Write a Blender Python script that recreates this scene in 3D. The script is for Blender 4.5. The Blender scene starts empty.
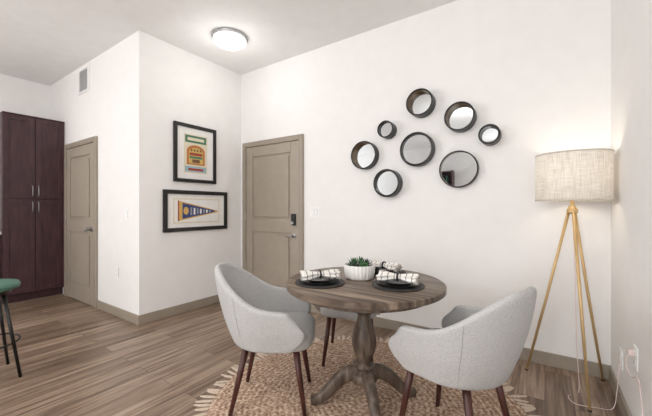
import bpy, bmesh, math, random
from mathutils import Vector, Matrix
random.seed(4)
S=bpy.context.scene
COL=S.collection
CAMH=1.21; CEIL=3.05; YAW=math.radians(34.3); F=321.0
YB=3.005; XR=0.385; XP=-3.47; YH=1.654; XL=-6.16; YF=-4.0
# ---------------------------------------------------------------- materials
def newmat(name):
    m=bpy.data.materials.new(name); m.use_nodes=True
    nt=m.node_tree; b=nt.nodes['Principled BSDF']
    return m,nt,b
def srgb(c):
    return tuple(((x/255)/12.92 if x/255<=0.04045 else ((x/255+0.055)/1.055)**2.4) for x in c)+(1,)
def ramp(nt,stops):
    r=nt.nodes.new('ShaderNodeValToRGB'); e=r.color_ramp.elements
    e[0].position=stops[0][0]; e[0].color=srgb(stops[0][1])
    e[1].position=stops[-1][0]; e[1].color=srgb(stops[-1][1])
    for p,c in stops[1:-1]:
        k=e.new(p); k.color=srgb(c)
    return r
def coords(nt,scale=(1,1,1),rot=(0,0,0)):
    t=nt.nodes.new('ShaderNodeTexCoord'); mp=nt.nodes.new('ShaderNodeMapping')
    mp.inputs['Scale'].default_value=scale; mp.inputs['Rotation'].default_value=rot
    nt.links.new(t.outputs['Object'],mp.inputs['Vector']); return mp
def noisemat(name,c1,c2,scale=(8,8,8),rough=.5,metal=0,bump=0,detail=4,nscale=1,bscale=None,spec=.5,sheen=0):
    m,nt,b=newmat(name); mp=coords(nt,scale)
    n=nt.nodes.new('ShaderNodeTexNoise'); n.inputs['Scale'].default_value=nscale; n.inputs['Detail'].default_value=detail
    nt.links.new(mp.outputs[0],n.inputs['Vector'])
    r=ramp(nt,[(.3,c1),(.7,c2)]); nt.links.new(n.outputs['Fac'],r.inputs[0]); nt.links.new(r.outputs[0],b.inputs['Base Color'])
    b.inputs['Roughness'].default_value=rough; b.inputs['Metallic'].default_value=metal
    b.inputs['Specular IOR Level'].default_value=spec
    if sheen: b.inputs['Sheen Weight'].default_value=sheen
    if bump:
        src=n
        if bscale:
            src=nt.nodes.new('ShaderNodeTexNoise'); src.inputs['Scale'].default_value=bscale
            t=nt.nodes.new('ShaderNodeTexCoord'); nt.links.new(t.outputs['Object'],src.inputs['Vector'])
        bp=nt.nodes.new('ShaderNodeBump'); bp.inputs['Strength'].default_value=bump; bp.inputs['Distance'].default_value=.004
        nt.links.new(src.outputs['Fac'],bp.inputs['Height']); nt.links.new(bp.outputs[0],b.inputs['Normal'])
    return m
M={}
M['wall']=noisemat('wall_paint',(240,238,236),(243,241,239),rough=.85,bump=.06,bscale=180,spec=.2)
M['ceil']=noisemat('ceiling_paint',(241,240,239),(245,244,243),rough=.9,bump=.08,bscale=120,spec=.2)
M['trim']=noisemat('taupe_trim',(152,141,127),(158,147,133),rough=.45)
M['door']=noisemat('taupe_door',(160,149,135),(166,155,141),rough=.45)
M['espresso']=noisemat('espresso_cabinet',(54,30,36),(76,48,54),scale=(6,6,1.2),rough=.38,nscale=4)
M['walnut']=noisemat('dark_walnut',(52,24,20),(84,42,34),scale=(20,20,3),rough=.4,nscale=2)
M['black']=noisemat('black_frame',(22,20,20),(32,30,30),rough=.4)
M['mblack']=noisemat('black_metal',(24,23,23),(34,33,32),rough=.35,metal=.3)
M['fabric']=noisemat('grey_upholstery',(172,171,170),(204,203,202),scale=(1,1,1),nscale=240,rough=.95,bump=.6,bscale=400,spec=.15,sheen=.1)
M['seam']=noisemat('seam_thread',(150,148,146),(166,164,162),rough=.9)
M['brass']=noisemat('brushed_brass',(200,168,118),(216,186,138),rough=.42,metal=.45)
M['gold']=noisemat('antique_gold',(100,80,56),(130,104,72),rough=.4,metal=.6)
M['steel']=noisemat('brushed_steel',(150,150,150),(180,180,180),rough=.3,metal=.9)
M['white']=noisemat('white_plastic',(244,243,241),(250,249,247),rough=.4)
M['mat']=noisemat('mat_board',(236,234,230),(242,240,236),rough=.8)
M['counter']=noisemat('stone_counter',(190,186,180),(220,216,210),nscale=6,rough=.3)
M['plate']=noisemat('black_stoneware',(26,26,28),(38,38,40),rough=.3)
M['charger']=noisemat('charcoal_charger',(38,36,36),(54,52,50),rough=.6,nscale=30,bump=.4)
M['ceramic']=noisemat('white_ceramic',(228,226,222),(238,236,232),rough=.3)
M['leaf']=noisemat('succulent_leaf',(44,84,48),(86,134,84),nscale=5,rough=.5)
M['leafd']=noisemat('dark_leaf',(34,50,40),(58,84,62),nscale=5,rough=.5)
M['soil']=noisemat('soil',(50,40,34),(74,60,50),nscale=40,rough=1)
M['green']=noisemat('green_seat',(66,104,90),(82,122,106),nscale=30,rough=.6)
M['cordpink']=noisemat('cord_white',(222,200,196),(234,216,210),rough=.5)
M['shadow']=noisemat('outlet_slots',(60,60,60),(80,80,80),rough=.6)
def flat(n,c,rough=.7): 
    M[n]=noisemat(n,c,tuple(min(255,x+6) for x in c),rough=rough)
for n,c in dict(art_cream=(222,212,188),art_orange=(186,116,62),art_yellow=(200,172,100),art_green=(74,118,92),art_red=(160,62,50),art_brown=(112,76,52),art_navy=(58,70,118),art_gold=(210,172,96),art_grey=(150,154,160),art_sky=(150,180,190),book_a=(60,64,80),book_b=(130,60,50),book_c=(190,180,160),book_d=(70,100,90)).items(): flat(n,c)
m,nt,b=newmat('mirror_glass'); b.inputs['Base Color'].default_value=(.56,.58,.59,1); b.inputs['Metallic'].default_value=1; b.inputs['Roughness'].default_value=.02; M['mirror']=m
def emis(name,c,s):
    m,nt,b=newmat(name); b.inputs['Base Color'].default_value=(.9,.9,.9,1); b.inputs['Emission Color'].default_value=c; b.inputs['Emission Strength'].default_value=s; return m
M['dome']=emis('frosted_dome',(1,.98,.95,1),.9)
M['bulb']=emis('bulb_glow',(1,.88,.7,1),4)
# lamp shade
m,nt,b=newmat('linen_shade')
t0=nt.nodes.new('ShaderNodeTexCoord')
mixn=[]
for sc in ((14,14,300),(190,190,10)):
    mp=nt.nodes.new('ShaderNodeMapping'); mp.inputs['Scale'].default_value=sc; nt.links.new(t0.outputs['Object'],mp.inputs[0])
    n=nt.nodes.new('ShaderNodeTexNoise'); n.inputs['Scale'].default_value=1; n.inputs['Detail'].default_value=3; nt.links.new(mp.outputs[0],n.inputs[0]); mixn.append(n)
ad=nt.nodes.new('ShaderNodeMath'); ad.operation='ADD'; nt.links.new(mixn[0].outputs[0],ad.inputs[0]); nt.links.new(mixn[1].outputs[0],ad.inputs[1])
hf=nt.nodes.new('ShaderNodeMath'); hf.operation='MULTIPLY'; hf.inputs[1].default_value=.5; nt.links.new(ad.outputs[0],hf.inputs[0])
r=ramp(nt,[(.34,(198,191,181)),(.66,(238,234,228))]); nt.links.new(hf.outputs[0],r.inputs[0])
d=nt.nodes.new('ShaderNodeBsdfDiffuse'); t=nt.nodes.new('ShaderNodeBsdfTranslucent'); mx=nt.nodes.new('ShaderNodeMixShader'); mx.inputs[0].default_value=.3
nt.links.new(r.outputs[0],d.inputs[0]); nt.links.new(r.outputs[0],t.inputs[0]); nt.links.new(d.outputs[0],mx.inputs[1]); nt.links.new(t.outputs[0],mx.inputs[2])
nt.links.new(mx.outputs[0],nt.nodes['Material Output'].inputs[0]); M['shade']=m
# floor planks (run along Y)
m,nt,b=newmat('vinyl_plank_floor')
mp=coords(nt,(1,1,1),(0,0,math.pi/2))
br=nt.nodes.new('ShaderNodeTexBrick'); br.inputs['Scale'].default_value=1; br.inputs['Brick Width'].default_value=1.22; br.inputs['Row Height'].default_value=.15
br.inputs['Mortar Size'].default_value=.0018; br.inputs['Color1'].default_value=(0,0,0,1); br.inputs['Color2'].default_value=(1,1,1,1); br.inputs['Mortar'].default_value=(.2,.2,.2,1); br.offset=.37
nt.links.new(mp.outputs[0],br.inputs['Vector'])
mp2=coords(nt,(24,1.3,1)); 
add=nt.nodes.new('ShaderNodeVectorMath'); add.operation='ADD'
mul=nt.nodes.new('ShaderNodeVectorMath'); mul.operation='SCALE'; mul.inputs['Scale'].default_value=17
nt.links.new(br.outputs['Color'],mul.inputs[0]); nt.links.new(mp2.outputs[0],add.inputs[0]); nt.links.new(mul.outputs[0],add.inputs[1])
n=nt.nodes.new('ShaderNodeTexNoise'); n.inputs['Scale'].default_value=1; n.inputs['Detail'].default_value=6; n.inputs['Roughness'].default_value=.65; n.inputs['Distortion'].default_value=.7
nt.links.new(add.outputs[0],n.inputs['Vector'])
r=ramp(nt,[(.30,(88,69,56)),(.43,(130,108,91)),(.55,(160,138,119)),(.72,(194,174,155))]); nt.links.new(n.outputs['Fac'],r.inputs[0])
r2=ramp(nt,[(0,(204,199,194)),(1,(255,255,255))]); nt.links.new(br.outputs['Color'],r2.inputs[0])
mm=nt.nodes.new('ShaderNodeMix'); mm.data_type='RGBA'; mm.blend_type='MULTIPLY'; mm.inputs[0].default_value=1
nt.links.new(r.outputs[0],mm.inputs[6]); nt.links.new(r2.outputs[0],mm.inputs[7])
m3=nt.nodes.new('ShaderNodeMix'); m3.data_type='RGBA'; m3.inputs[7].default_value=srgb((86,70,60)); nt.links.new(br.outputs['Fac'],m3.inputs[0]); nt.links.new(mm.outputs[2],m3.inputs[6])
nt.links.new(m3.outputs[2],b.inputs['Base Color']); b.inputs['Roughness'].default_value=.38
M['floor']=m
def woodmat(name,stops,sc,rough=.5):
    m,nt,b=newmat(name); mp=coords(nt,sc); n=nt.nodes.new('ShaderNodeTexNoise'); n.inputs['Scale'].default_value=1; n.inputs['Detail'].default_value=6; n.inputs['Distortion'].default_value=.6
    nt.links.new(mp.outputs[0],n.inputs['Vector']); r=ramp(nt,stops); nt.links.new(n.outputs['Fac'],r.inputs[0]); nt.links.new(r.outputs[0],b.inputs['Base Color']); b.inputs['Roughness'].default_value=rough
    bp=nt.nodes.new('ShaderNodeBump'); bp.inputs['Strength'].default_value=.25; bp.inputs['Distance'].default_value=.003; nt.links.new(n.outputs['Fac'],bp.inputs['Height']); nt.links.new(bp.outputs[0],b.inputs['Normal'])
    return m
ws=[(.3,(66,53,44)),(.5,(108,92,78)),(.7,(148,131,113))]
M['ttop']=woodmat('weathered_wood_top',ws,(2.5,34,10),.42)
M['tleg']=woodmat('weathered_wood_turned',[(.3,(62,51,43)),(.5,(94,80,69)),(.7,(124,109,96))],(30,30,5),.5)
# rug
m,nt,b=newmat('braided_jute')
t=nt.nodes.new('ShaderNodeTexCoord'); sx=nt.nodes.new('ShaderNodeSeparateXYZ'); nt.links.new(t.outputs['Object'],sx.inputs[0])
def math_(op,a,bb=None):
    k=nt.nodes.new('ShaderNodeMath'); k.operation=op
    for i,v in enumerate((a,bb)):
        if v is None: continue
        if isinstance(v,(int,float)): k.inputs[i].default_value=v
        else: nt.links.new(v,k.inputs[i])
    return k.outputs[0]
X,Y=sx.outputs[0],sx.outputs[1]
R=math_('SQRT',math_('ADD',math_('MULTIPLY',X,X),math_('MULTIPLY',Y,Y)))
n=nt.nodes.new('ShaderNodeTexNoise'); n.inputs['Scale'].default_value=60; n.inputs['Detail'].default_value=4; nt.links.new(t.outputs['Object'],n.inputs['Vector'])
vo=nt.nodes.new('ShaderNodeTexVoronoi'); vo.inputs['Scale'].default_value=50; nt.links.new(t.outputs['Object'],vo.inputs['Vector'])
ring=math_('SINE',math_('MULTIPLY',R,2*math.pi/.034))
v=math_('ADD',math_('ADD',math_('MULTIPLY',math_('ADD',ring,1),.055),math_('MULTIPLY',n.outputs['Fac'],.6)),math_('MULTIPLY',vo.outputs['Distance'],.4))
r=ramp(nt,[(.32,(112,84,66)),(.52,(168,138,116)),(.76,(218,196,174))]); nt.links.new(v,r.inputs[0]); nt.links.new(r.outputs[0],b.inputs['Base Color'])
bp=nt.nodes.new('ShaderNodeBump'); bp.inputs['Strength'].default_value=.9; bp.inputs['Distance'].default_value=.008; nt.links.new(v,bp.inputs['Height']); nt.links.new(bp.outputs[0],b.inputs['Normal']); b.inputs['Roughness'].default_value=.95
M['rug']=m
M['fringe']=noisemat('jute_fringe',(190,168,148),(222,206,190),nscale=20,rough=.95)
# napkin stripes
m,nt,b=newmat('striped_napkin'); mp=coords(nt,(1,1,1)); w=nt.nodes.new('ShaderNodeTexWave'); w.inputs['Scale'].default_value=9; w.bands_direction='X'
nt.links.new(mp.outputs[0],w.inputs[0]); r=ramp(nt,[(.91,(228,224,218)),(.98,(120,120,122))]); nt.links.new(w.outputs['Fac'],r.inputs[0]); nt.links.new(r.outputs[0],b.inputs['Base Color']); b.inputs['Roughness'].default_value=.9
M['napkin']=m
# ---------------------------------------------------------------- geometry helpers
def empty(name,loc=(0,0,0),rz=0):
    o=bpy.data.objects.new(name,None); COL.objects.link(o); o.location=loc; o.rotation_euler=(0,0,rz); o.empty_display_size=.1; return o
def mk(name,vs,fs,mat,par=None,smooth=False,loc=None,rot=None):
    me=bpy.data.meshes.new(name); me.from_pydata([tuple(v) for v in vs],[],fs); me.update()
    bm=bmesh.new(); bm.from_mesh(me); bmesh.ops.recalc_face_normals(bm,faces=bm.faces); bm.to_mesh(me); bm.free()
    o=bpy.data.objects.new(name,me); COL.objects.link(o)
    if mat: me.materials.append(M[mat])
    if smooth:
        for p in me.polygons: p.use_smooth=True
    if par: o.parent=par
    if loc: o.location=loc
    if rot: o.rotation_euler=rot
    return o
def box(name,a,b,mat,par=None,bev=0,seg=2):
    x0,y0,z0=[min(p,q) for p,q in zip(a,b)]; x1,y1,z1=[max(p,q) for p,q in zip(a,b)]
    vs=[(x0,y0,z0),(x1,y0,z0),(x1,y1,z0),(x0,y1,z0),(x0,y0,z1),(x1,y0,z1),(x1,y1,z1),(x0,y1,z1)]
    fs=[(0,3,2,1),(4,5,6,7),(0,1,5,4),(1,2,6,5),(2,3,7,6),(3,0,4,7)]
    o=mk(name,vs,fs,mat,par)
    if bev:
        md=o.modifiers.new('b','BEVEL'); md.width=bev; md.segments=seg; md.limit_method='ANGLE'
    return o
def lathe(name,prof,mat,par=None,seg=48,loc=None,rot=None,rib=0,nr=0,smooth=True,cap=True):
    vs=[];fs=[];n=len(prof)
    for i in range(seg):
        a=2*math.pi*i/seg
        for (r,z) in prof:
            rr=r*(1+rib*math.cos(nr*a)) if rib else r
            vs.append((rr*math.cos(a),rr*math.sin(a),z))
    for i in range(seg):
        k=(i+1)%seg
        for j in range(n-1): fs.append((i*n+j,k*n+j,k*n+j+1,i*n+j+1))
    if cap:
        if prof[0][0]>1e-5: fs.append([i*n for i in range(seg)][::-1])
        if prof[-1][0]>1e-5: fs.append([i*n+n-1 for i in range(seg)])
    o=mk(name,vs,fs,mat,par,smooth,loc,rot)
    bm=bmesh.new(); bm.from_mesh(o.data); bmesh.ops.remove_doubles(bm,verts=bm.verts,dist=1e-5); bmesh.ops.recalc_face_normals(bm,faces=bm.faces); bm.to_mesh(o.data); bm.free()
    if smooth:
        for p in o.data.polygons: p.use_smooth = len(p.vertices)<=4
        try: o.data.set_sharp_from_angle(angle=math.radians(40))
        except Exception: pass
    return o
def tube(name,pts,rad,mat,par=None,seg=12,smooth=True):
    pts=[Vector(p) for p in pts]; n=len(pts)
    if not isinstance(rad,(list,tuple)): rad=[rad]*n
    vs=[];fs=[]; up=None
    for i,p in enumerate(pts):
        t=(pts[min(i+1,n-1)]-pts[max(i-1,0)]).normalized()
        if up is None:
            up=Vector((0,0,1)) if abs(t.z)<.9 else Vector((1,0,0))
        s=t.cross(up).normalized(); up=s.cross(t).normalized()
        for k in range(seg):
            a=2*math.pi*k/seg; vs.append(p+(s*math.cos(a)+up*math.sin(a))*rad[i])
    for i in range(n-1):
        for k in range(seg):
            l=(k+1)%seg; fs.append((i*seg+k,i*seg+l,(i+1)*seg+l,(i+1)*seg+k))
    fs.append(list(range(seg))[::-1]); fs.append([(n-1)*seg+k for k in range(seg)])
    o=mk(name,vs,fs,mat,par,smooth)
    for p in o.data.polygons[-2:]: p.use_smooth=False
    return o
def smoothpath(ps,n=8):
    ps=[Vector(p) for p in ps]; out=[]
    for i in range(len(ps)-1):
        p0=ps[max(i-1,0)];p1=ps[i];p2=ps[i+1];p3=ps[min(i+2,len(ps)-1)]
        for k in range(n):
            t=k/n
            out.append(.5*((2*p1)+(p2-p0)*t+(2*p0-5*p1+4*p2-p3)*t*t+(3*p1-p0-3*p2+p3)*t**3))
    out.append(ps[-1]); return out
cr,sr=math.cos(YAW),math.sin(YAW)
def onback(u,v,y=YB):
    s=(u-326)/F; t=y/(cr+s*sr); return t*(-sr+s*cr), CAMH+(208-v)*t/F, t
# ---------------------------------------------------------------- room shell
box('floor',(XL-.1,YF-.1,-.1),(XR+.1,YB+.1,0),'floor')
box('ceiling',(XL-.1,YF-.1,CEIL),(XR+.1,YB+.1,CEIL+.1),'ceil')
box('wall_back',(XP-.1,YB,0),(XR+.1,YB+.1,CEIL),'wall')
box('wall_pictures',(XP-.1,YH,0),(XP,YB,CEIL),'wall')
box('wall_hall',(XL-.1,YH,0),(XP-.1,YH+.1,CEIL),'wall')
box('wall_right',(XR,YF,0),(XR+.1,YB,CEIL),'wall')
wz=(.6,2.6)
wr=empty('wall_rear'); w=(-1.45,.2)
box('pier_0',(XL-.1,YF-.1,0),(w[0],YF,CEIL),'wall',wr); box('pier_1',(w[1],YF-.1,0),(XR+.1,YF,CEIL),'wall',wr)
box('below',(w[0],YF-.1,0),(w[1],YF,wz[0]),'wall',wr); box('above',(w[0],YF-.1,wz[1]),(w[1],YF,CEIL),'wall',wr)
wl=empty('wall_left'); wy=(-3.7,-1.75)
box('pier_0',(XL-.1,YF,0),(XL,wy[0],CEIL),'wall',wl); box('pier_1',(XL-.1,wy[1],0),(XL,YH,CEIL),'wall',wl)
box('below',(XL-.1,wy[0],0),(XL,wy[1],wz[0]),'wall',wl); box('above',(XL-.1,wy[0],wz[1]),(XL,wy[1],CEIL),'wall',wl)
def fill_window(name,cx,cy,W,rz,energy):  # added fill light out of view, dressed with a window frame
    e=empty(name,(cx,cy,0),rz); h=W/2
    for nm,a,b_ in (('jamb_l',(-h,wz[0]),(-h+.05,wz[1])),('jamb_r',(h-.05,wz[0]),(h,wz[1])),('mullion',(-.03,wz[0]),(.03,wz[1])),('head',(-h,wz[1]-.05),(h,wz[1])),('sill',(-h,wz[0]),(h,wz[0]+.05)),('rail',(-h,1.58),(h,1.62))):
        box(nm,(a[0],-.07,a[1]),(b_[0],-.02,b_[1]),'white',e)
    L=bpy.data.lights.new('window_fill','AREA'); L.shape='RECTANGLE'; L.size=W; L.size_y=wz[1]-wz[0]; L.energy=energy; L.color=(.97,.985,1)
    o=bpy.data.objects.new('daylight_fill',L); COL.objects.link(o); o.location=(0,-.12,1.6); o.rotation_euler=(math.radians(90),0,0); o.parent=e
fill_window('fill_window_1',(w[0]+w[1])/2,YF,w[1]-w[0],0,105)
fill_window('fill_window_2',XL,(wy[0]+wy[1])/2,wy[1]-wy[0],-math.pi/2,112)
BH=.1; BT=.014
dL,dR=-3.413,-2.367
hL,hR=-5.50,-4.468
box('baseboard_back',(dR,YB-BT,0),(XR,YB,BH),'trim',bev=.004)
box('baseboard_pictures',(XP,YH-BT,0),(XP+BT,YB,BH),'trim',bev=.004)
box('baseboard_hall',(hR,YH-BT,0),(XP,YH,BH),'trim',bev=.004)
box('baseboard_right',(XR-BT,YF,0),(XR,YB-BT,BH),'trim',bev=.004)
# ---------------------------------------------------------------- doors
def make_door(name,x0,x1,ztop,yw,front):
    e=empty(name,(x0,yw,0)); W=x1-x0; c=.065
    T=.03
    box('casing_left',(0,-T,0),(c,0,ztop),'trim',e,.006); box('casing_right',(W-c,-T,0),(W,0,ztop),'trim',e,.006); box('casing_head',(c,-T,ztop-c),(W-c,0,ztop),'trim',e,.006)
    a,b_=c+.004,W-c-.004; zt=ztop-c-.004; st=.12
    box('slab',(a,-.006,.008),(b_,0,zt),'door',e)
    rails=[(.008,.2),(.9,1.06),(zt-.13,zt)]
    P=.02
    box('stile_left',(a,-P,.008),(a+st,-.006,zt),'door',e,.005); box('stile_right',(b_-st,-P,.008),(b_,-.006,zt),'door',e,.005)
    for i,(p,q) in enumerate(rails): box('rail_%d'%i,(a+st,-P,p),(b_-st,-.006,q),'door',e,.005)
    for i in range(2):
        z0=rails[i][1]+.035; z1=rails[i+1][0]-.035
        box('raised_panel_%d'%i,(a+st+.035,-P-.001,z0),(b_-st-.035,-.006,z1),'door',e,.012,3)
    for i,z in enumerate((.25,1.05,zt-.2)): box('hinge_%d'%i,(c-.008,-T-.004,z),(c+.008,-T+.004,z+.09),'steel',e,.002)
    hx=b_-.065
    if front:
        box('keypad_lock',(hx-.03,-P-.03,1.0),(hx+.03,-P,1.14),'mblack',e,.008)
        lathe('deadbolt',[(0,0),(.018,0),(.018,.014),(0,.014)],'steel',e,24,(hx,-P-.03,1.03),(math.pi/2,0,0))
        lathe('rose',[(0,0),(.03,0),(.03,.01),(.012,.014),(.012,.04),(0,.04)],'steel',e,24,(hx,-P,.87),(math.pi/2,0,0))
        tube('lever',smoothpath([(hx,-P-.045,.87),(hx-.04,-P-.048,.872),(hx-.11,-P-.045,.866)]),[.009]*9+[.008]*8,'steel',e)
        lathe('peephole',[(0,0),(.011,0),(.011,.006),(0,.006)],'steel',e,16,((a+b_)/2,-P-.001,1.56),(math.pi/2,0,0))
    else:
        lathe('rose',[(0,0),(.03,0),(.03,.01),(.012,.014),(.012,.04),(.026,.05),(.03,.062),(.024,.074),(0,.08)],'steel',e,24,(hx+.005,-P,.95),(math.pi/2,0,0))
    return e
make_door('door_1',dL,dR,2.09,YB,True)
make_door('door_2',hL,hR,2.08,YH,False)
# ---------------------------------------------------------------- pantry cabinet
e=empty('pantry_cabinet',(XL+.003,1.025,0)); Wd=YH-1.025-.004; Dp=.58
box('carcass',(0,0,.1),(Dp,Wd,2.40),'espresso',e); box('toe_kick',(0,0,0),(Dp-.06,Wd,.1),'espresso',e)
box('crown',(0,-.0,2.40),(Dp+.025,Wd,2.415),'espresso',e,.004)
for k,(z0,z1) in enumerate(((.115,1.325),(1.335,2.395))):
    for j in range(2):
        y0=j*Wd/2+.004; y1=(j+1)*Wd/2-.004; s=.06; nm='door_leaf_%d%d'%(k,j)
        box(nm,(Dp,y0,z0),(Dp+.012,y1,z1),'espresso',e)
        box(nm+'_s1',(Dp+.012,y0,z0),(Dp+.022,y0+s,z1),'espresso',e,.003); box(nm+'_s2',(Dp+.012,y1-s,z0),(Dp+.022,y1,z1),'espresso',e,.003)
        box(nm+'_r1',(Dp+.012,y0+s,z0),(Dp+.022,y1-s,z0+s),'espresso',e,.003); box(nm+'_r2',(Dp+.012,y0+s,z1-s),(Dp+.022,y1-s,z1),'espresso',e,.003)
        hy=Wd/2+(-.03 if j==0 else .03); hz=1.16 if k==0 else 1.37
        tube(nm+'_pull',smoothpath([(Dp+.022,hy,hz),(Dp+.045,hy,hz+.015),(Dp+.045,hy,hz+.115),(Dp+.022,hy,hz+.13)],5),.005,'steel',e,8)
e=empty('kitchen_counter',(XL+.003,-1.6,0))
box('base',(0,0,.1),(.56,2.62,.88),'espresso',e); box('toe_kick',(0,0,0),(.5,2.62,.1),'espresso',e); box('top',(0,-.01,.88),(.61,2.62,.92),'counter',e,.005)
for j in range(5):
    box('front_%d'%j,(.56,j*.52+.01,.12),(.578,j*.52+.51,.70),'espresso',e,.004); box('drawer_%d'%j,(.56,j*.52+.01,.715),(.578,j*.52+.51,.865),'espresso',e,.004)
    tube('pull_%d'%j,[(.6,j*.52+.2,.79),(.6,j*.52+.32,.79)],.005,'steel',e,8)
# tall shelves at the rear wall, added only for the mirrors to reflect
e=empty('added_bookcase',(-3.6,YF+.005,0))
box('side_left',(0,0,0),(.03,.3,2.3),'espresso',e); box('side_right',(1.37,0,0),(1.4,.3,2.3),'espresso',e); box('back',(.03,0,.03),(1.37,.015,2.27),'espresso',e)
for k in range(7):
    z=k*.375; z=min(z,2.27); box('shelf_%d'%k,(.03,0,z),(1.37,.3,z+.03),'espresso',e)
    if k<6:
        xx=.06; q=0
        while xx<1.25:
            wd=random.uniform(.03,.06); hh=random.uniform(.2,.3)
            if random.random()<.8: box('book_%d_%d'%(k,q),(xx,.03,z+.031),(xx+wd,.03+random.uniform(.16,.22),z+.031+hh),random.choice(['book_a','book_b','book_c','book_d']),e)
            xx+=wd+.003; q+=1
# ---------------------------------------------------------------- ceiling lights: the visible fixture plus added fills
def flush(x,y,en,drop):
    e=empty('ceiling_light_or_fill',(x,y,CEIL))
    lathe('trim_ring',[(.10,0),(.182,0),(.19,-.008),(.186,-.024),(.165,-.028)],'steel',e,48,cap=False)
    lathe('glass_dome',[(.168,-.022),(.174,-.04),(.168,-.06),(.14,-.082),(.09,-.098),(.04,-.106),(0,-.108)],'dome',e,48)
    lathe('base_plate',[(0,-.001),(.15,-.001),(.15,-.02),(0,-.02)],'white',e,32)
    L=bpy.data.lights.new('ceiling_bulb_or_fill','POINT'); L.energy=en; L.shadow_soft_size=.15; L.color=(1,.985,.965); o=bpy.data.objects.new('ceiling_bulb_or_fill',L); COL.objects.link(o); o.parent=e; o.location=(0,0,-drop)
flush(-2.80,2.27,5,.34)
flush(-1.2,-.3,44,.6); flush(-4.4,-.9,30,.6)  # added out-of-view fills that brighten the ceiling, built like the visible fixture
# ---------------------------------------------------------------- vent, switches, outlets
e=empty('air_vent',(-4.88,YH,2.845))
box('frame_top',(-.16,-.016,.135),(.16,0,.16),'white',e,.003); box('frame_bottom',(-.16,-.016,-.16),(.16,0,-.135),'white',e,.003)
box('frame_left',(-.16,-.016,-.135),(-.135,0,.135),'white',e,.003); box('frame_right',(.135,-.016,-.135),(.16,0,.135),'white',e,.003)
box('gap_shade',(-.135,-.003,-.135),(.135,0,.135),'art_grey',e)  # grey sheet painting the shade between the louvers
for i in range(10): 
    o=box('louver_%d'%i,(-.135,-.0015,-.009),(.135,.0015,.009),'white',e); o.location=(0,-.010,-.121+i*.027); o.rotation_euler=(math.radians(-35),0,0)
def plate(name,loc,rz,gang=1,kind='switch'):
    e=empty(name,loc,rz); w=.036*gang+.002*(gang-1)
    box('plate',(-w,-.008,-.058),(w,0,.058),'white',e,.003)
    for g in range(gang):
        x=(g-(gang-1)/2)*.046
        if kind=='switch': 
            box('rocker_gap_%d'%g,(x-.018,-.0085,-.035),(x+.018,-.005,.035),'art_grey',e)
            box('rocker_%d'%g,(x-.016,-.012,-.033),(x+.016,-.005,.033),'white',e,.002)
        else:
            for s in (-1,1):
                box('socket_%d'%s,(x-.016,-.011,s*.024-.015),(x+.016,-.005,s*.024+.015),'white',e,.004)
                box('slot_a%d'%s,(x-.008,-.0115,s*.024-.004),(x-.005,-.0105,s*.024+.006),'shadow',e); box('slot_b%d'%s,(x+.005,-.0115,s*.024-.004),(x+.008,-.0105,s*.024+.006),'shadow',e)
    return e
plate('light_switch',(-3.72,YH,1.145),0,1)
plate('wall_outlet',(-3.96,YH,.49),0,1,'outlet')
x,z,_=onback(315,212); plate('light_switch',(x,YB,z),0,2)
plate('wall_outlet',(XR,2.61,.30),-math.pi/2,1,'outlet')
plate('wall_outlet',(XR,2.23,.45),-math.pi/2,1,'outlet')
# ---------------------------------------------------------------- pictures on x=XP wall
def picture(name,y0,y1,z0,z1,fw):
    e=empty(name,(XP,(y0+y1)/2,(z0+z1)/2),math.pi/2)
    w=(y1-y0)/2; h=(z1-z0)/2; D=.03
    box('backing',(-w+.005,-.012,-h+.005),(w-.005,0,h-.005),'mat',e)
    box('frame_top',(-w,-D,h-fw),(w,0,h),'black',e,.004); box('frame_bottom',(-w,-D,-h),(w,0,-h+fw),'black',e,.004)
    box('frame_left',(-w,-D,-h+fw),(-w+fw,0,h-fw),'black',e,.004); box('frame_right',(w-fw,-D,-h+fw),(w,0,h-fw),'black',e,.004)
    return e
def poly(name,pts,mat,par,y):
    n=len(pts); vs=[(p[0],y,p[1]) for p in pts]+[(p[0],y+.0012,p[1]) for p in pts]
    fs=[list(range(n)),[n+i for i in range(n)][::-1]]+[(i,(i+1)%n,n+(i+1)%n,n+i) for i in range(n)]
    return mk(name,vs,fs,mat,par)
def rect(name,x0,z0,x1,z1,mat,par,y): return poly(name,[(x0,z0),(x1,z0),(x1,z1),(x0,z1)],mat,par,y)
e=picture('framed_poster',2.02,2.58,1.512,2.195,.04)
rect('print',-.155,-.23,.155,.23,'art_cream',e,-.014)
rect('top_band',-.14,.13,.14,.215,'art_green',e,-.0155)
rect('top_text',-.11,.155,.11,.19,'art_cream',e,-.017)
arch=[(-.12,-.13),(.12,-.13),(.12,.03)]+[(.12*math.cos(a),.03+.075*math.sin(a)) for a in [math.pi*k/12 for k in range(1,12)]]+[(-.12,.03)]
poly('arch_shape',arch,'art_orange',e,-.0155)
arch2=[(p[0]*.78,p[1]*.8-.01) for p in arch]; poly('arch_inner',arch2,'art_yellow',e,-.017)
rect('red_stripe',-.085,-.02,.085,.012,'art_red',e,-.0185); rect('green_stripe',-.085,-.055,.085,-.03,'art_green',e,-.0185)
rect('brown_block',-.05,-.105,.05,-.065,'art_brown',e,-.0185); rect('base_band',-.14,-.215,.14,-.15,'art_sky',e,-.0155); rect('base_text',-.1,-.2,.1,-.172,'art_red',e,-.017)
for k in range(4): rect('window_mark_%d'%k,-.07+k*.04,.03,-.05+k*.04,.055,'art_brown',e,-.0185)
e=picture('framed_pennant',1.90,2.75,.94,1.415,.045)
rect('print',-.31,-.145,.31,.145,'art_cream',e,-.014); rect('field',-.295,-.13,.295,.13,'mat',e,-.015)
poly('pennant_gold',[(-.24,.115),(-.24,-.115),(.28,-.02),(.28,.0)],'art_gold',e,-.0165)
poly('pennant_navy',[(-.20,.092),(-.20,-.092),(.24,-.016),(.24,.0)],'art_navy',e,-.018)
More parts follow.
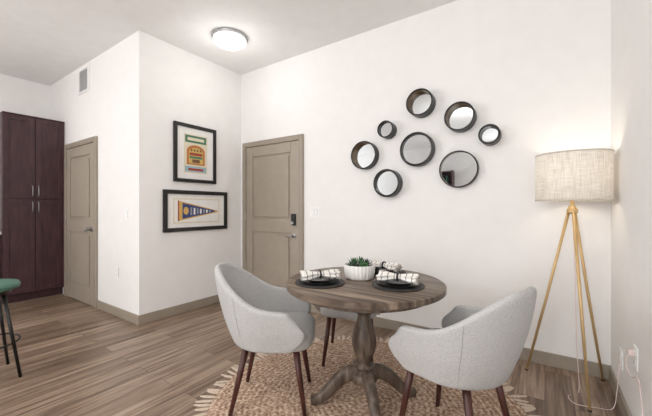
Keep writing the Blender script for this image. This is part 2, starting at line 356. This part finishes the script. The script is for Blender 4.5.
for k in range(7):
    h=.045-.0055*k; x0=-.10+k*.042; rect('letter_%d'%k,x0,-h-.006,x0+.022,h-.006,'mat' if k%2 else 'art_grey',e,-.0195)
poly('emblem',[(-.155+.033*math.cos(a),.0+.045*math.sin(a)) for a in [2*math.pi*k/16 for k in range(16)]],'art_gold',e,-.0195)
rect('pole_band',-.255,-.12,-.24,.12,'art_red',e,-.0165)
# ---------------------------------------------------------------- wall mirrors
mir=[(419,102,27,.10,.07,.014,'gold'),(385,129,17,.10,.03,.012,'mblack'),(459,116,29,.10,.07,.014,'gold'),(363,155,28,.08,.06,.013,'gold'),
     (416,149,34,.07,.02,.020,'mblack'),(489,134,20,.10,.05,.016,'mblack'),(386,183,28,.09,.03,.018,'mblack'),(458,169,37,.05,.02,.010,'gold')]
for (u,v,h,D,rec,rim,im) in mir:
    x,z,t=onback(u,v,YB-D); R=h*t/F/2
    e=empty('wall_mirror',(x,YB,z)); rot=(math.pi/2,0,0)
    lathe('outer_rim',[(R,0),(R,D),(R-.003,D+.002),(R-rim+.002,D+.002),(R-rim,D)],'mblack',e,56,None,rot,cap=False)
    lathe('inner_rim',[(R-rim,D),(R-rim,D-rec)],im,e,56,None,rot,cap=False)
    lathe('mirror_disc',[(0,D-rec),(R-rim,D-rec)],'mirror',e,56,None,rot,cap=False,smooth=False)
    lathe('back_disc',[(0,.001),(R-.004,.001),(R-.004,.01),(0,.01)],'mblack',e,40,None,rot)
# ---------------------------------------------------------------- rug
TX,TY=-.931,1.786
e=empty('jute_rug',(TX,TY,0))
lathe('woven_disc',[(0,.001),(.935,.001),(.945,.006),(.935,.011),(0,.012)],'rug',e,128)
vs=[];fs=[]
N=150
for i in range(N):
    a=2*math.pi*i/N+random.uniform(-.008,.008); L_=random.uniform(.085,.12); da=random.uniform(-.04,.04); w=.012
    for s in range(4):
        f=s/3; r=.933+L_*f; aa=a+da*f; ww=w*(.4+.9*abs(math.sin(f*2.6+.3))); z=.008-.004*f
        c,s_=math.cos(aa),math.sin(aa)
        for (tt,dz) in ((-ww,0),(0,.005),(ww,0)): vs.append((r*c-tt*s_,r*s_+tt*c,max(.002,z-.006)+dz))
    b0=i*12
    for s in range(3):
        for k in range(2): fs.append((b0+s*3+k,b0+s*3+k+1,b0+s*3+k+4,b0+s*3+k+3))
o=mk('fringe',vs,fs,'fringe',e,True)
# ---------------------------------------------------------------- table
TH=.76; RZ=.0125
e=empty('dining_table',(TX,TY,RZ)); H=TH-RZ
lathe('top',[(0,H),(.474,H),(.481,H-.005),(.481,H-.033),(.474,H-.038),(0,H-.038)],'ttop',e,96)
lathe('apron',[(.40,H-.038),(.40,H-.075),(.385,H-.08),(.0,H-.08)],'tleg',e,72)
prof=[(.0,.12),(.07,.12),(.082,.135),(.085,.16),(.078,.18),(.06,.19),(.055,.20),(.062,.215),(.068,.222),(.060,.232),(.047,.245),(.05,.27),(.066,.31),(.076,.35),(.077,.385),(.068,.43),(.052,.475),(.042,.51),(.038,.535),(.05,.545),(.058,.555),(.05,.567),(.042,.575),(.046,.60),(.062,.63),(.085,.65),(.09,.66),(.09,.664),(0,.664)]
lathe('pedestal',prof,'tleg',e,48)
box('cross_beam_a',(-.33,-.035,H-.1),(.33,.035,H-.078),'tleg',e,.004); box('cross_beam_b',(-.035,-.33,H-.101),(.035,.33,H-.079),'tleg',e,.004)
base_ang=YAW+math.radians(8)
for k in range(4):
    a=base_ang+k*math.pi/2
    path=smoothpath([(.04,.17),(.10,.175),(.17,.135),(.235,.07),(.29,.035),(.335,.028)],5)
    n=len(path); vs=[];fs=[]
    for i,p in enumerate(path):
        f=i/(n-1); hh=.05*(1-f)+.024*f; ww=.034*(1-f)+.026*f
        q=path[min(i+1,n-1)]-path[max(i-1,0)]; tx,tz=q[0],q[1]; l=math.hypot(tx,tz); tx/=l; tz/=l; nx,nz=-tz,tx
        for (cw,ch) in ((-1,-.6),(-.7,-1),(.7,-1),(1,-.6),(1,.6),(.6,1),(-.6,1),(-1,.6)):
            r=p[0]+nx*ch*hh; z=p[1]+nz*ch*hh; z=max(z,0.0); vs.append((r,cw*ww,z))
    for i in range(n-1):
        for j in range(8): fs.append((i*8+j,i*8+(j+1)%8,(i+1)*8+(j+1)%8,(i+1)*8+j))
    fs.append(list(range(8))[::-1]); fs.append([(n-1)*8+j for j in range(8)])
    o=mk('foot_%d'%(k+1),vs,fs,'tleg',e,True); o.rotation_euler=(0,0,a)
    md=o.modifiers.new('s','SUBSURF'); md.levels=1; md.render_levels=1
# ---------------------------------------------------------------- chairs (local +X is forward)
def smooth01(t): t=max(0,min(1,t)); return t*t*(3-2*t)
def make_chair(x,y,ang,rise=.215,arm=.645):
    e=empty('dining_chair',(x,y,0.0),ang)
    NA,NS,NZ=26,7,9
    cols=[]
    for i in range(NS): cols.append(('s',1,1-i/NS))
    for i in range(NA+1): cols.append(('a',0,-90+180*i/NA))
    for i in range(1,NS+1): cols.append(('s',-1,i/NS))
    ZB=.395
    def pt(k,sd,t,zz,off=0):
        if k=='a': fr=0; phi=abs(t)
        else: fr=t; phi=90
        top=arm+rise*smooth01(1-(phi-12)/80)
        if k=='s': top=arm-.02*fr - .06*max(0,(fr-.7)/.3)**2
        bot=ZB+(.05*max(0,(fr-.7)/.3)**2 if k=='s' else 0)
        z=bot+(top-bot)*zz; q=(z-ZB)
        a=.215+.47*q-.42*q*q+off; bb=.215+.30*min(q,.12)+.12*max(0,q-.12)+off
        if k=='a':
            p=math.radians(t); return (-a*math.cos(p),bb*math.sin(-p),z)
        xf=.225-.05*(2*zz-1)**2
        return (xf*fr,sd*bb,z)
    vs=[pt(k,sd,t,j/NZ) for (k,sd,t) in cols for j in range(NZ+1)]
    fs=[]; n=len(cols)
    for i in range(n-1):
        for j in range(NZ): fs.append((i*(NZ+1)+j,(i+1)*(NZ+1)+j,(i+1)*(NZ+1)+j+1,i*(NZ+1)+j+1))
    o=mk('shell',vs,fs,'fabric',e,True)
    md=o.modifiers.new('t','SOLIDIFY'); md.thickness=.042; md.offset=0; md.use_even_offset=False
    md=o.modifiers.new('s','SUBSURF'); md.levels=2; md.render_levels=2
    for i,ph in enumerate((-58,58)):
        tube('seam_%d'%i,[pt('a',0,ph,q/16,.0205) for q in range(1,16)],.0016,'seam',e,6)
        tube('inner_seam_%d'%i,[pt('a',0,ph,q/16,-.0205) for q in range(7,16)],.0016,'seam',e,6)
    def ring(sc,dx=0):
        P=[]
        for i in range(17):
            p=math.radians(90+180*i/16); P.append((.215*sc*math.cos(p)+0,.225*sc*math.sin(p)))
        for q in [(.12,-.225),(.2,-.215),(.245,-.18),(.262,-.1),(.266,0),(.262,.1),(.245,.18),(.2,.215),(.12,.225)]:
            P.append((q[0]*sc,q[1]*sc))
        return P
    lay=[(.80,.386),(.93,.390),(.985,.402),(1.0,.425),(1.0,.455),(.98,.478),(.92,.492),(.75,.498),(.4,.50)]
    vs=[];fs=[]; P0=ring(1); m_=len(P0)
    for sc,z in lay:
        for p in ring(sc): vs.append((p[0],p[1],z))
    for l in range(len(lay)-1):
        for i in range(m_): k=(i+1)%m_; fs.append((l*m_+i,l*m_+k,(l+1)*m_+k,(l+1)*m_+i))
    fs.append(list(range(m_))[::-1]); fs.append([(len(lay)-1)*m_+i for i in range(m_)])
    o=mk('seat_cushion',vs,fs,'fabric',e,True); md=o.modifiers.new('s','SUBSURF'); md.levels=1; md.render_levels=1
    for i,(sx_,sy_) in enumerate(((1,1),(1,-1),(-1,1),(-1,-1))):
        tx,ty=(.155 if sx_>0 else -.13),.14*sy_; fx,fy=(.215 if sx_>0 else -.215),.185*sy_
        tube('leg_%d'%(i+1),[(tx,ty,.41),(tx+(fx-tx)*.5,ty+(fy-ty)*.5,.21),(fx,fy,0.0165)],[.020,.017,.012],'walnut',e,14)
    return e
make_chair(-1.417,1.488,math.radians(33))
make_chair(-.385,1.745,math.radians(163))
make_chair(-1.305,2.265,math.radians(-66),rise=.03,arm=.62)
# ---------------------------------------------------------------- place settings
def setting(d,u,ang,scale=1):
    s=(u-326)/F*d; x=-sr*d+s*cr; y=cr*d+s*sr
    e=empty('place_setting',(x,y,TH),ang)
    lathe('charger',[(0,0.0005),(.14,.0005),(.15,.004),(.15,.008),(.14,.009),(0,.007)],'charger',e,56)
    lathe('dinner_plate',[(0,.009),(.085,.009),(.12,.02),(.122,.023),(.118,.023),(.085,.014),(0,.013)],'plate',e,56)
    lathe('salad_plate',[(0,.014),(.06,.015),(.09,.028),(.091,.031),(.087,.031),(.06,.019),(0,.018)],'plate',e,56)
    nu,nv=30,40; vs=[];fs=[]
    for i in range(nu+1):
        t=-1+2*i/nu; fl=smooth01(abs(t)*1.3)
        ry=.020+.026*fl; rz=.017+.008*fl
        for j in range(nv):
            q=2*math.pi*j/nv; rr=1+(.06+.14*fl)*math.cos(7*q+1.5*t)
            vs.append((t*.112+.006*math.cos(3*q),ry*rr*math.cos(q),.052+rz*rr*math.sin(q)-.003*fl))
    for i in range(nu):
        for j in range(nv): k=(j+1)%nv; fs.append((i*nv+j,i*nv+k,(i+1)*nv+k,(i+1)*nv+j))
    fs.append(list(range(nv))[::-1]); fs.append([nu*nv+j for j in range(nv)])
    mk('napkin',vs,fs,'napkin',e,True)
    K=20
    pts=[(0,.024*math.cos(2*math.pi*k/K),.052+.021*math.sin(2*math.pi*k/K)) for k in range(K+1)]
    tube('napkin_ring',pts,.006,'plate',e,8)
setting(1.93,320,math.radians(50)); setting(1.86,398,math.radians(8)); setting(2.24,384,math.radians(-10))
# planter bowl
d=2.06;u=359.5;s=(u-326)/F*d
e=empty('succulent_planter',(-sr*d+s*cr,cr*d+s*sr,TH))
lathe('ribbed_bowl',[(0,.0005),(.078,.0005),(.088,.008),(.095,.04),(.099,.084),(.098,.090),(.093,.090),(.090,.078),(.088,.065),(0,.063)],'ceramic',e,144,rib=.022,nr=26)
lathe('soil',[(0,.080),(.086,.076)],'soil',e,40,cap=False)
def leaf_cluster(name,cx,cy,n,L_,w,mat,tilt):
    vs=[];fs=[]
    for i in range(n):
        a=i*2.39996; tl=tilt*(.25+.75*i/n); ln=L_*random.uniform(.8,1.1)
        dx,dy=math.cos(a)*math.sin(tl),math.sin(a)*math.sin(tl); dz=math.cos(tl)
        px,py=-math.sin(a),math.cos(a); b0=len(vs)
        for k,(f,ww) in enumerate(((0,.5),(.35,1),(.7,.75),(1,.05))):
            bx,by,bz=cx+dx*ln*f,cy+dy*ln*f,.078+dz*ln*f
            vs+= [(bx+px*w*ww,by+py*w*ww,bz),(bx,by,bz-w*ww*.5),(bx-px*w*ww,by-py*w*ww,bz),(bx,by,bz+w*ww*.4)]
        for k in range(3):
            for q in range(4): r_=(q+1)%4; fs.append((b0+k*4+q,b0+k*4+r_,b0+k*4+4+r_,b0+k*4+4+q))
        fs.append((b0+12,b0+13,b0+14,b0+15))
    mk(name,vs,fs,mat,e,True)
leaf_cluster('aloe',-.04,0,18,.06,.007,'leaf',1.0)
leaf_cluster('echeveria',.045,-.03,22,.042,.011,'leaf',1.35)
leaf_cluster('haworthia',.03,.035,18,.055,.006,'leafd',1.1)
leaf_cluster('sedum',-.02,-.055,18,.04,.009,'leafd',1.3)
leaf_cluster('small_aloe',-.02,.05,14,.06,.006,'leaf',1.0)
# ---------------------------------------------------------------- floor lamp
LX,LY=.154,2.757
e=empty('floor_lamp',(LX,LY,0))
feet=[(-.113,2.83),(.335,2.955),(.22,2.463)]
for i,(fx,fy) in enumerate(feet):
    dx,dy=fx-LX,fy-LY; l=math.hypot(dx,dy); ux,uy=dx/l,dy/l
    tube('leg_%d'%(i+1),[(ux*.012,uy*.012,1.225),(dx*.55,dy*.55,.56),(dx,dy,.004)],[.010,.0095,.008],'brass',e,14)
    lathe('foot_pad_%d'%(i+1),[(0,0),(.011,0),(.011,.008),(0,.008)],'black',e,16,(dx,dy,0))
lathe('hub',[(0,1.17),(.02,1.17),(.032,1.18),(.032,1.2),(.02,1.215),(.012,1.225),(.012,1.3),(.02,1.305),(.02,1.36),(0,1.36)],'brass',e,28)
SR=.212
lathe('shade',[(SR,1.262),(SR,1.575)],'shade',e,72,cap=False)
lathe('shade_rim_top',[(SR+.001,1.568),(SR+.003,1.572),(SR+.001,1.578),(SR-.003,1.578),(SR-.003,1.568)],'shade',e,72,cap=False)
lathe('shade_rim_bottom',[(SR+.001,1.268),(SR+.003,1.264),(SR+.001,1.258),(SR-.003,1.258),(SR-.003,1.268)],'shade',e,72,cap=False)
for k in range(3):
    a=k*2*math.pi/3; tube('spider_%d'%k,[(.018*math.cos(a),.018*math.sin(a),1.345),(SR*math.cos(a),SR*math.sin(a),1.30)],.003,'brass',e,8)
lathe('bulb',[(0,1.36),(.014,1.365),(.016,1.385),(.03,1.41),(.032,1.43),(.022,1.452),(0,1.46)],'bulb',e,20)
L=bpy.data.lights.new('lamp_bulb','POINT'); L.energy=2.8; L.shadow_soft_size=.06; L.color=(1,.90,.77); o=bpy.data.objects.new('lamp_bulb',L); COL.objects.link(o); o.parent=e; o.location=(0,0,1.44)
tube('cord',smoothpath([(0.0,0,1.18),(.012,-.03,.8),(.02,-.06,.3),(.03,-.08,.006),(-.03,-.18,.006),(.0,-.26,.006),(.10,-.24,.006),(.18,-.2,.006),(.205,-.165,.1),(.218,-.147,.27)],8),.0025,'cordpink',e,8)
e=empty('power_cable',(XR,2.23,0))
box('plug',(-.035,-.014,.46),(-.011,.014,.485),'cordpink',e,.004)
tube('cable',smoothpath([(-.03,0,.465),(-.045,-.02,.42),(-.035,-.08,.38),(-.03,-.2,.42),(-.04,-.34,.30),(-.05,-.40,.1),(-.045,-.42,.006),(-.05,-.8,.006)],8),.0025,'cordpink',e,8)
# ---------------------------------------------------------------- bar stool at left
e=empty('bar_stool',(-3.27,.50,0),math.radians(20))
lathe('seat',[(0,.625),(.17,.625),(.195,.635),(.20,.655),(.19,.672),(.15,.68),(0,.676)],'green',e,48)
lathe('seat_pan',[(0,.60),(.15,.60),(.16,.625),(0,.625)],'mblack',e,36)
for k in range(4):
    a=math.radians(25+90*k); c,s_=math.cos(a),math.sin(a)
    tube('leg_%d'%(k+1),[(.13*c,.13*s_,.615),(.235*c,.235*s_,0)],[.012,.010],'mblack',e,12)
tube('foot_ring',[(.195*math.cos(2*math.pi*k/40),.195*math.sin(2*math.pi*k/40),.25) for k in range(41)],.006,'mblack',e,8)
# ---------------------------------------------------------------- world, camera
w=bpy.data.worlds.new('World'); S.world=w; w.use_nodes=True
bg=w.node_tree.nodes['Background']; bg.inputs[0].default_value=(.8,.88,1,1); bg.inputs[1].default_value=1.0
cam=bpy.data.cameras.new('Camera'); co=bpy.data.objects.new('Camera',cam); COL.objects.link(co)
co.location=(0,0,CAMH); co.rotation_euler=(math.pi/2,0,YAW); cam.sensor_width=36; cam.lens=36*F/652; cam.clip_start=.05
S.camera=co
try:
    S.view_settings.view_transform='Standard'
except Exception: pass
